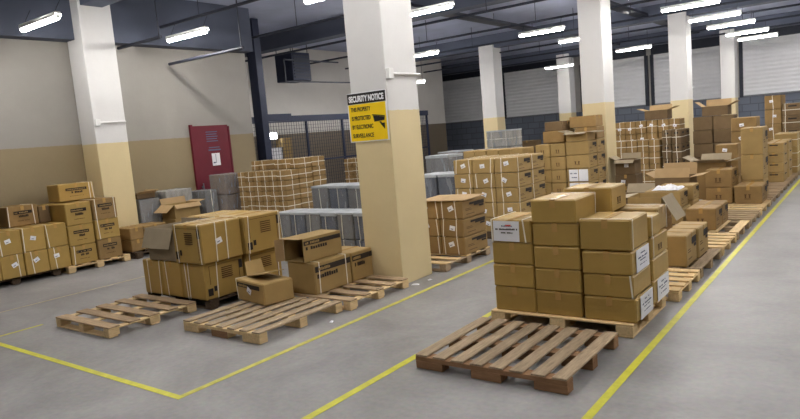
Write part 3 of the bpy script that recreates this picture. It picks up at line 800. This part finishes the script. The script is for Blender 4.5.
# plastic sheet lying on the carton
def sheet_on(x0, y0, x1, y1, z, name, label, m, amp=0.02, seed=3):
    rnd = random.Random(seed); n = 14
    mb = MB(); P = [[None] * (n + 1) for _ in range(n + 1)]
    cx, cy = (x0 + x1) / 2, (y0 + y1) / 2
    for i in range(n + 1):
        for j in range(n + 1):
            u, v = i / n, j / n
            e = min(u, 1 - u, v, 1 - v)
            P[i][j] = (x0 + u * (x1 - x0) - cx, y0 + v * (y1 - y0) - cy, 0.004 + amp * (rnd.random() + 1.2 * math.sin(u * 5 + v * 3) ** 2) * min(1, e * 5 + 0.1))
    for i in range(n):
        for j in range(n): mb.quad([P[i][j], P[i + 1][j], P[i + 1][j + 1], P[i][j + 1]])
    o = mb.build(name, m); o.location = (cx, cy, z)
    md = o.modifiers.new('thick', 'SOLIDIFY'); md.thickness = 0.003; md.offset = 1
    tag(o, label, 'plastic sheet'); return o
sheet_on(-2.74, 9.97, -2.36, 10.38, 0.621, 'plastic_sheet', 'crumpled white plastic sheet on a brown carton by the right yellow line', M['paper'], 0.035)
carton(-1.98, 12.2, Z0, -1.56, 12.84, 0.42, 'brown carton with two dark icons in front of the tall carton pair', 'card_brown', (), (('icons', '-y'), ('corner', '+x')), 'y', GR)
for t, (a, b) in enumerate(((Z0, 0.44), (0.445, 0.9), (0.905, 1.38))):
    carton(-1.97, 12.88, a, -1.62, 13.5, b, 'tall tan carton, %s of three upright ones by the right yellow line' % ('bottom', 'middle', 'top')[t], 'card', (), (('corner', '+x'),), 'y', GR, jit=0.003)
for t, (a, b) in enumerate(((Z0, 0.395), (0.4, 0.71))):
    carton(-2.44, 12.25, a, -2.02, 12.75, b, 'reddish brown carton with icons, %s of two, left of the tall tan cartons' % ('lower', 'upper')[t], 'card_brown', (), (('icons', '-y'), ('corner', '+x')), 'y', GR, jit=0.003)
open_carton(-2.72, 12.8, Z0, -2.2, 13.3, 0.8, 'open carton with sprung grey flaps behind the reddish brown pair', {'-y': (70, 0.18), '-x': (62, 0.24), '+x': (75, 0.18), '+y': (40, 0.16)}, 'card_brown', group=GR, flap_mat='card_grey')
for r, (ya, yb) in enumerate(((15.55, 16.28), (16.45, 17.2))):
    for t, (a, b) in enumerate(tiers(Z0, 4, 0.207)):
        carton(-1.95, ya, a, -1.58, yb, b, 'brown carton with dark handle slot, %s tier of the %s slotted stack, right line' % (('bottom', 'second', 'third', 'top')[t], ('nearer', 'farther')[r]), 'card', (), (('vent_slot', '-y'), ('vent_slot', '+x')), 'y', GR, jit=0.004)
grid('strapped tan carton', 'stack beside the slotted cartons', 'strapped cartons past the slotted ones', spans(-1.96, 1, 0.47), spans(17.52, 2, 0.5, 0.024), tiers(Z0, 3, 0.31), 'card', (('y', 0.5), ('z', 0.5)))
grid('brown carton with labels', 'tallest stack at far right', 'cartons in the tallest far-right stack', [(-2.4, -2.02)], spans(19.5, 2, 0.5, 0.024), tiers(Z0, 5, 0.372), 'card_brown', (('x', 0.5),), (('sticker', '-y'),))
grid('dark brown strapped carton', 'beside the tallest stack at far right', 'cartons beside the tallest far-right stack', [(-2.0, -1.55)], spans(19.5, 2, 0.5, 0.024), tiers(Z0, 5, 0.324), 'card_dark', (('x', 0.15), ('z', 0.5)), (('vent_slot', '-y'),))
grid('brown carton', 'small stack behind the sprung grey flaps', 'cartons behind the sprung flaps', [(-2.6, -2.2)], [(14.05, 14.5)], tiers(Z0, 3, 0.312), 'card_brown', (), (('sticker', '-y'),))
grid('brown carton', 'tower behind the tall tan cartons', 'cartons in the tower behind the tall tan ones', [(-2.5, -2.02)], [(15.2, 15.7)], tiers(Z0, 5, 0.284), 'card_brown', (), (('sticker', '-y'),))
grid('dark brown carton', 'pile under the open dark carton', 'dark cartons under the open one', spans(-3.55, 2, 0.45, 0.026), [(16.6, 17.2)], tiers(0.0, 5, 0.319), 'card_dark', (), (('vent_slot', '+x'),), jit=0.006)
open_carton(-3.35, 16.65, 1.6, -2.8, 17.15, 1.82, 'open dark carton on the pile in front of the farthest wide column', {'-x': (50, 0.2), '+x': (65, 0.2), '+y': (10, 0.16)}, 'card_dark')

# --- strapped stack between the two wide columns
GS = 'strapped brown cartons between the wide columns'
cross = (('x', 0.5), ('z', 0.5))
grid('strapped brown carton', 'low block between the wide columns', GS + ', low block', spans(-5.2, 4, 0.262, 0.018), [(16.0, 16.5)], tiers(0.0, 4, 0.287), 'card_brown', cross, (), jit=0.004)
grid('strapped brown carton', 'high block between the wide columns', GS + ', high block', spans(-5.5, 6, 0.268, 0.018), [(16.9, 17.4)], tiers(0.0, 5, 0.321), 'card_brown', cross, (('sticker', '-y'),), jit=0.004)
grid('strapped dark carton', 'block by the second wide column', GS + ', block near the second column', spans(-4.1, 2, 0.22, 0.016), [(15.95, 16.36), (16.38, 16.8)], tiers(0.0, 4, 0.339), 'card_dark', cross, (('vent_slot', '-y'), ('vent_slot', '+x')), jit=0.004)
open_carton(-4.75, 16.92, 1.61, -4.2, 17.38, 1.84, 'open dark carton lying on top of the high strapped block', {'-x': (70, 0.2), '+x': (70, 0.2), '+y': (20, 0.14)}, 'card_dark')
# small pile right of the first wide column
for t, (a, b) in enumerate(((0.0, 0.36), (0.367, 0.6))):
    carton(-4.28, 13.0, a, -3.86, 13.45, b, 'grey brown carton, %s of two under the flapped carton by the wide column' % ('lower', 'upper')[t], 'card_dark', (), (('sticker', '-y'),), 'y', jit=0.01)
open_carton(-4.26, 13.0, 0.605, -3.88, 13.42, 0.9, 'open carton with a pale label and drooping flaps beside the wide column', {'-y': (120, 0.12), '-x': (60, 0.14), '+x': (85, 0.14), '+y': (20, 0.12)}, 'card_dark', marks=(('sticker', '-y'),), flap_mat='card_grey')
open_carton(-3.75, 11.5, 0, -3.25, 12.0, 0.36, 'open low carton with a wide grey flap behind the tall golden stack', {'-y': (80, 0.2), '-x': (70, 0.14), '+x': (70, 0.2), '+y': (40, 0.2)}, 'card_dark', flap_mat='card_grey')

# --- stacks in front of the first wide column
G9 = 'cartons in front of the wide column'
def f9(r, c, t): return ((), (('icons', '-y'), ('corner', '+x')) if (t + r) % 2 else (('corner', '+x'),))
pallet(-5.4, 11.55, -4.25, 12.6, 'pallet under the cartons in front of the first wide column', 'x', 5, 0.12, 'wood_grey', 'wood_grey')
grid('brown carton', 'block right in front of the wide column', G9, [(-4.72, -4.28)], [(11.6, 12.04), (12.07, 12.5)], tiers(Z0, 5, 0.254), 'card', skip=lambda r, c, t: t == 1 and r == 0 or t == 2 and r == 0, fn=f9, jit=0.003)
for t, z in ((1, Z0 + 0.254), (2, Z0 + 0.508)):
    carton(-4.72, 11.6, z, -4.28, 12.045, z + 0.246, 'brown carton with two white paper sheets, %s tier, in front of the wide column' % ORD[t], 'card', (), (('double_sheet', '-y'), ('corner', '+x')), 'y', G9)
grid('tan carton', 'block left of the white paper sheets', 'cartons left of the white paper sheets', [(-5.33, -5.04), (-5.03, -4.74)], [(11.6, 12.5)], tiers(Z0, 5, 0.25), 'card', (), (('icons', '-y'),), jit=0.006)
carton(-4.71, 12.075, 1.392, -4.28, 12.5, 1.62, 'brown carton on the rear of the block in front of the wide column', 'card_brown', (), (), 'y', G9)
carton(-5.3, 11.9, 1.37, -4.86, 12.45, 1.6, 'wide brown carton on top of the tan block, lower one', 'card_brown', (), (('corner', '+x'),), 'x', G9)
carton(-5.25, 11.9, 1.604, -4.88, 12.45, 1.78, 'brown carton topping the tan block left of the wide column', 'card_dark', (), (('corner', '+x'),), 'x', G9)
carton(-4.82, 12.1, 1.625, -4.3, 12.5, 1.84, 'brown carton highest in front of the wide column', 'card_brown', (), (), 'x', G9)
open_carton(-4.7, 11.6, 1.39, -4.3, 12.02, 1.55, 'open carton with pale spread flaps in front of the wide column', {'-x': (75, 0.16), '+x': (95, 0.2), '-y': (100, 0.16)}, 'card', group=G9, flap_mat='card_grey')

# --- strapped stacks behind the middle column
G8 = 'strapped cartons in the five-tier stack'
pallet(-5.64, 8.98, -4.42, 10.05, 'pallet under the five-tier strapped stack beyond the middle column', 'x', 5, 0.12, 'wood_grey', 'wood_grey')
XS8 = [(-5.61, -5.26), (-5.25, -4.86), (-4.85, -4.46)]
def f8(r, c, t):
    if c == 2: return ((('x', 0.3), ('y', 0.06)), (('corner', '+x'), ('sticker', '-y')))
    return ((('x', 0.15), ('x', 0.85)) if (t + c) % 2 == 0 else (('x', 0.85),), (('sticker', '-y'),))
grid('strapped tan carton', 'five-tier stack past the middle column', G8, XS8, [(9.0, 9.5), (9.52, 10.02)], tiers(Z0, 5, 0.236), 'card', fn=f8, jit=0.003)
grid('tan carton', 'low wall behind the five-tier stack', 'cartons behind the five-tier stack', spans(-6.6, 5, 0.26), [(11.0, 11.5)], tiers(0.0, 5, 0.27), 'card', (), (), jit=0.006)
G7 = 'strapped cartons in the three-tier stack'
def f7(r, c, t): return ((('x', 0.14), ('x', 0.7)), (('sticker', '-y'), ('corner', '+x'), ('vent_slot', '+x'))) if c == 1 else ((('x', 0.1), ('x', 0.9)), (('sticker', '-y'),))
grid('strapped reddish carton', 'three-tier stack beside the middle column', G7, [(-5.17, -4.80), (-4.79, -4.42)], [(7.24, 7.86)], tiers(Z0, 3, 0.244), 'card_brown', fn=f7, jit=0.003)
r = MB(); r.box(-0.36, -0.36, 0, 0.36, 0.36, 0.008)
o = r.build('cardboard_sheet', M['card_inner']); o.location = (-4.78, 7.56, Z0 + 0.735); o.rotation_euler.z = 0.12
tag(o, 'loose pale cardboard sheet lying on the three-tier strapped stack', 'cardboard')

for i, (x, y, a, lab) in enumerate(((-4.42, 6.05, 0.3, 'tiny white paper scrap at the foot of the signed column, larger one'), (-4.38, 6.3, 1.0, 'tiny white paper scrap at the foot of the signed column, smaller one'), (-4.36, 4.5, 2.0, 'tiny pale scrap on the floor near the slatted pallet'))):
    k = (0.05, 0.03, 0.03)[i]; mb = MB(); mb.quad([(-k, -k * 0.6, 0.002), (k, -k * 0.5, 0.004), (k * 0.2, 0, 0.018)]); mb.quad([(k, -k * 0.5, 0.004), (k * 0.8, k * 0.7, 0.003), (k * 0.2, 0, 0.018)]); mb.quad([(k * 0.8, k * 0.7, 0.003), (-k * 0.9, k * 0.6, 0.006), (k * 0.2, 0, 0.018)]); mb.quad([(-k * 0.9, k * 0.6, 0.006), (-k, -k * 0.6, 0.002), (k * 0.2, 0, 0.018)])
    o = mb.build('paper_scrap', M['paper']); o.location = (x, y, 0); o.rotation_euler.z = a; tag(o, lab, 'paper scrap')
# --- film-wrapped goods right of the middle column
GW = 'wrapped bundles beyond the middle column'
for c, (xa, xb) in enumerate(((-6.5, -6.11), (-6.06, -5.7))):
    for t, (a, b) in enumerate(((0.0, 0.5), (0.512, 1.04))):
        wrapped(xa, 9.2, a, xb, 9.8, b, 'dark film-wrapped bundle, %s %s one, right of the middle column' % (('lower', 'upper')[t], ('first', 'second')[c]), 'wrapped_navy', GW, cover=t == 1)
def w(x0, y0, x1, y1, zs, desc, m, straps=()):
    for t, (a, b) in enumerate(zip(zs, zs[1:])):
        wrapped(x0, y0, a, x1, y1, b - 0.012, '%s, %s' % (desc, 'top one' if t == len(zs) - 2 else ('bottom one' if t == 0 else ORD[t] + ' one up')), m, GW, straps=straps, cover=t == len(zs) - 2)
w(-7.0, 10.25, -6.5, 10.8, (0, 0.5, 1.0, 1.33), 'pale film-wrapped bundle behind the dark wrapped pair', 'wrapped_grey')
w(-7.85, 12.0, -7.3, 12.6, (0, 0.66, 1.32), 'brown film-wrapped bundle far right of the middle column', 'wrapped_tan')
w(-7.25, 12.2, -6.65, 12.8, (0, 0.65, 1.3), 'whitish film-wrapped bundle behind the five-tier stack', 'wrapped_pale', (('x', 0.5),))
w(-7.7, 14.0, -7.05, 14.6, (0, 0.6, 1.28, 1.68), 'whitish strapped wrapped bundle rising before the slim column', 'wrapped_pale', (('x', 0.2), ('x', 0.8), ('z', 0.5)))
for i, (x, y, h, wd) in enumerate(((-12.6, 24, 0.9, 0.8), (-11.5, 23.5, 1.1, 0.7), (-10.0, 23, 0.9, 0.7), (-13.6, 23, 0.7, 0.8))):
    carton(x, y, 0, x + wd, y + 0.6, h, 'large brown carton standing by the far shutters, %s of four' % ORD[i], 'card_dark', (), (), 'y', 'large cartons by the far shutters')

# --- film-wrapped rows left of the middle column
GF = 'grey film-wrapped bundles left of the middle column'
xs6 = spans(-7.46, 6, 0.315, 0.03)
for c, (xa, xb) in enumerate(xs6):
    for t, (a, b) in enumerate(((0.0, 0.44), (0.455, 0.9))):
        wrapped(xa, 6.72, a * 0.83, xb, 7.15, b * 0.83, 'grey wrapped bundle, %s tier, %s in the front row beside the middle column' % (('bottom', 'top')[t], ORD[c]), 'wrapped_grey' if c % 2 == 0 else 'wrapped_navy', GF, straps=(('x', 0.3),), cover=t == 1)
for c, (xa, xb) in enumerate(((-7.62, -7.25), (-7.22, -6.85), (-6.82, -6.45))):
    for t, (a, b) in enumerate(((0.0, 0.53), (0.542, 1.04))):
        wrapped(xa, 7.7, a, xb, 8.2, b, 'grey wrapped bundle, %s tier, %s in the rear row left of the middle column' % (('bottom', 'top')[t], ORD[c]), 'wrapped_grey' if c != 1 else 'wrapped_navy', GF, straps=(('x', 0.5),), cover=t == 1)

# --- net-strapped small cartons by the maroon door
G5 = 'net-strapped cartons by the maroon door'
net = (('x', 0.5), ('z', 0.5))
netx = (('x', 0.5), ('y', 0.5), ('z', 0.5))
xs5 = spans(-10.46, 6, 0.231, 0.014); zs5 = tiers(Z0, 7, 0.197)
pallet(-10.46, 8.48, -9.06, 9.66, 'pallet low under the net-strapped cartons by the maroon door', 'x', 6, 0.12, 'wood_grey', 'wood_grey')
grid('net-strapped brown carton', 'stack by the maroon door', G5, xs5, [(8.5, 8.87), (8.89, 9.26), (9.28, 9.65)], zs5, 'card_brown', fn=lambda r, c, t: (netx if c == 5 else net, ()), jit=0.002,
     skip=lambda r, c, t: (r > 1 and c < 4) or (r == 0 and t == 6) or (r == 1 and c == 2 and t == 6))
grid('net-strapped brown carton', 'short stack past the wrapped rows', 'net-strapped cartons past the wrapped rows', spans(-9.95, 6, 0.25, 0.012), [(11.2, 11.6)], tiers(0.0, 7, 0.19), 'card_brown', net, (), jit=0.002)

# --- goods along the left wall beyond the column
GL = 'wrapped bundles along the left wall'
def wl(x0, y0, x1, y1, zs, desc, m, straps=()):
    for t, (a, b) in enumerate(zip(zs, zs[1:])):
        wrapped(x0, y0, a, x1, y1, b - 0.012, '%s, %s' % (desc, ('lower one', 'upper one', 'topmost one')[t]), m, GL, straps=straps)
wl(-11.72, 6.72, -11.2, 7.15, (0, 0.5, 0.98), 'grey wrapped bundle against the wall just past the left column', 'wrapped_grey')
open_carton(-11.7, 6.72, 0.985, -11.25, 7.1, 1.08, 'small open brown carton on the wrapped bundle past the left column', {'+x': (60, 0.1), '+y': (60, 0.1)}, 'card_dark')
wl(-11.7, 7.3, -11.2, 7.9, (0, 0.55, 1.08), 'pale carton under a loose plastic cover along the left wall', 'wrapped_pale')
carton(-11.12, 7.1, 0, -10.7, 7.78, 0.55, 'tan carton under the open carton with a drooping flap, left wall', 'card', (), (), '')
open_carton(-11.12, 7.12, 0.555, -10.7, 7.68, 0.82, 'open tan carton with a drooping pale flap, in front of the plastic cover', {'-y': (125, 0.22), '+x': (140, 0.1), '-x': (15, 0.12), '+y': (80, 0.15)}, 'card')
wl(-11.4, 8.0, -10.92, 8.3, (0, 0.5, 1.0), 'grey wrapped bundle in front of the maroon door', 'wrapped_grey', (('y', 0.5),))
wl(-11.2, 8.36, -10.7, 8.8, (0, 0.42, 0.86, 1.29), 'tan grey wrapped carton in the taller stack before the maroon door', 'wrapped_tan')
# small pair past the left column
grid('small brown carton', 'beyond the left column', 'small cartons beyond the left column', [(-11.1, -10.62)], [(6.12, 6.38), (6.4, 6.86)], tiers(Z0, 2, 0.215), 'card_brown', (), (), 'x', rowname=('nearer row, ', 'farther row, '))

# --- stacks against the left wall, near side
GK = 'cartons stacked against the left wall'
for c, (ya, yb) in enumerate(((3.58, 3.955), (3.965, 4.3), (4.31, 4.655), (4.665, 5.0))):
    for t, (a, b) in enumerate(((Z0, 0.465), (0.47, 0.84))):
        carton(-11.43, ya, a, -10.55, yb, b, 'plain carton with a white strap, %s tier, %s along the left wall' % (('bottom', 'top')[t], ('at the picture edge', 'second', 'third', 'fourth')[c]), 'card_gold',
               (('y', (0.2, 0.75, 0.3, 0.3)[c] if t == 0 else (0.8, 0.1, 0.06, 0.08)[c]),), (('sticker', '+x'),) if c in (1, 2) or t == 0 else (), 'x', GK, jit=0.003)
carton(-11.42, 4.34, 0.845, -11.0, 4.8, 1.17, 'printed brown carton with one strap, standing back on the plain cartons', 'card_brown', (('y', 0.85), ('y', 0.02)), (('heading', '+x'),), 'x', GK)
carton(-11.42, 4.82, 0.845, -11.02, 5.0, 1.12, 'narrow brown carton squeezed beside the printed one, standing back', 'card_dark', (), (), 'x', GK)
carton(-11.4, 4.0, 0.845, -11.1, 4.24, 1.14, 'small dark carton at the picture edge on the plain cartons', 'wrapped_navy', (), (), '', GK)
for c, (ya, yb, zs, red) in enumerate(((5.02, 5.45, ((Z0, 0.42), (0.425, 0.755), (0.76, 1.125)), 0), (5.465, 5.88, ((Z0, 0.455), (0.46, 0.79), (0.795, 1.14)), 1))):
    for t, (a, b) in enumerate(zs):
        carton(-11.4, ya, a, -10.55 + (0.03 if c else 0), yb, b, 'printed carton, %s of the %s column by the left column' % (('bottom', 'middle', 'top')[t], ('golden first', 'reddish second')[c]), 'card_brown' if c and t != 1 else 'card_gold',
               ((('y', 0.12),) if c == 0 and t == 0 else (('y', 0.1), ('y', 0.9)) if c and t == 2 else (('y', 0.12),) if c and t == 1 else ()), (('heading', '+x'),), 'x', GK, jit=0.002)
carton(-11.38, 5.16, 1.145, -10.95, 5.75, 1.43, 'printed carton alone on top of the stack by the left column', 'card_gold', (('y', 0.88), ('y', 0.97)), (('heading', '+x'),), 'x', GK, rz=-0.04)

# --- big generator cartons
GG = 'big cartons with vent prints'
V3 = (('vents', '+x'), ('vents', '-y'))
for c, (xa, xb) in enumerate(((-7.28, -6.9), (-6.885, -6.505), (-6.49, -6.06))):
    carton(xa, 4.3, Z0, xb, 4.86, 0.535, 'big vent-printed carton, bottom tier, %s of three in front' % ORD[c], 'card_gold', ((('x', 0.3), ('x', 0.92)), (('x', 0.25),), (('x', 0.2), ('x', 0.32), ('y', 0.3)))[c], (('vents', '+x'),) if c == 2 else (), 'y', GG, jit=0.003)
for c, (xa, xb) in enumerate(((-6.885, -6.505), (-6.49, -6.04))):
    carton(xa, 4.885, Z0, xb, 5.44, 0.535, 'big vent-printed carton, bottom tier, %s one in the rear row' % ORD[c], 'card_gold', (('y', 0.1), ('y', 0.9)), (('vents', '+x'),), 'y', GG, jit=0.003)
carton(-7.28, 4.885, Z0, -6.9, 5.44, 0.535, 'big vent-printed carton, bottom tier, hidden corner of the rear row', 'card_gold', (), (), 'y', GG)
oc = open_carton(-7.1, 4.3, 0.545, -6.55, 4.8, 0.93, 'open greyish carton with a big flap hanging in front, on the vent-printed cartons', {'-y': (160, 0.24), '-x': (100, 0.06), '+y': (2, 0.05)}, 'card_grey', group=GG, flap_mat='card_grey')
carton(-6.52, 4.27, 0.54, -6.0, 4.83, 0.985, 'big vent-printed carton with crossing straps, top tier, front', 'card_gold', (('x', 0.12), ('x', 0.93), ('y', 0.35), ('y', 0.62)), (('vents', '-y'), ('sticker', '+x')), 'y', GG)
carton(-6.47, 4.85, 0.54, -5.96, 5.43, 0.985, 'big vent-printed carton, top tier, behind the one with crossing straps', 'card_gold', (('y', 0.1), ('y', 0.93)), (('vents', '+x'),), 'y', GG)
carton(-7.05, 4.85, 0.54, -6.5, 5.43, 0.985, 'big vent-printed carton, top tier, behind the open greyish carton', 'card_gold', (('x', 0.5),), (), 'y', GG)

# --- cartons on the two pallets in front of the middle column
GB = 'cartons with a dark band by the middle column'
carton(-5.73, 4.43, Z0, -5.14, 4.80, 0.35, 'carton with a short dark band and a white tag on the slatted pallet', 'card', (('x', 0.03),), (('band_short', '-y'), ('sticker', '-y')), '', GB, rz=math.radians(-11))
carton(-5.37, 4.92, Z0, -4.95, 5.53, 0.47, 'dark-banded carton with two straps under the opened carton', 'card', (('y', 0.12), ('y', 0.85)), (('band', '+x'),), '', GB)
carton(-5.42, 5.56, Z0, -4.96, 5.94, 0.46, 'dark-banded carton touching the middle column', 'card', (), (('band', '+x'),), 'y', GB)
open_carton(-5.37, 4.9, 0.478, -5.05, 5.5, 0.745, 'opened dark-banded carton lying on another, mouth towards the slatted pallet', {'+z': (4, 0.07), '-x': (25, 0.1)}, 'card', (('band', '+x'),), group=GB, rz=math.radians(-2), side='-y')
fc = empty('folded_cardboard', (-5.42, 4.64, 0.352), math.radians(-11))
panel(fc, 'base_panel', [(-0.26, -0.09, 0.0045), (0.16, -0.13, 0.08), (0.16, 0.14, 0.08), (-0.26, 0.14, 0.0045)], M['card'])
panel(fc, 'upright_panel', [(-0.266, -0.09, 0.006), (-0.266, 0.14, 0.006), (-0.36, 0.16, 0.15), (-0.36, -0.05, 0.15)], M['card'])
tag(fc, 'folded piece of cardboard lying on the carton with a short dark band', 'cardboard')
carton(-15.2, 14.0, 0, -14.85, 14.35, 1.97, 'tall narrow tan carton standing behind the mesh partition beside the small lamp', 'card', (), (), 'x')
# ------------------------------------------------------------------ camera, light, view
H = 1.8
R = Matrix(((0.80, 0, 0), (0, 1, 0), (0, 0, 1)))
f = 640.928
A = Vector((878 - 400, 93 - 209.5, f)).normalized()
X = -Vector((-460 - 400, 207 - 209.5, f)).normalized()
Zc = X.cross(A).normalized(); X = A.cross(Zc).normalized()
# camera axes (x right, y down, z forward) expressed in the world
rows = (X, A, Zc)
right = Vector([r_[0] for r_ in rows]); down = Vector([r_[1] for r_ in rows]); fwd = Vector([r_[2] for r_ in rows])
cam = bpy.data.cameras.new('camera'); cam.sensor_width = 36; cam.lens = f * 36 / 800; cam.clip_end = 200
co = bpy.data.objects.new('camera', cam); COL.objects.link(co)
m4 = Matrix.Identity(4)
for i in range(3):
    m4[i][0] = right[i]; m4[i][1] = -down[i]; m4[i][2] = -fwd[i]
m4[0][3], m4[1][3], m4[2][3] = 0, 0, H
co.matrix_world = m4
SC.camera = co
wd = bpy.data.worlds.new('world'); wd.use_nodes = True; SC.world = wd
wd.node_tree.nodes['Background'].inputs[0].default_value = (0.5, 0.55, 0.65, 1); wd.node_tree.nodes['Background'].inputs[1].default_value = 0.3
SC.view_settings.view_transform = 'Standard'; SC.view_settings.look = 'None'
SC.view_settings.exposure = 2.15; SC.view_settings.gamma = 1.0; SC.view_settings.use_curve_mapping = False
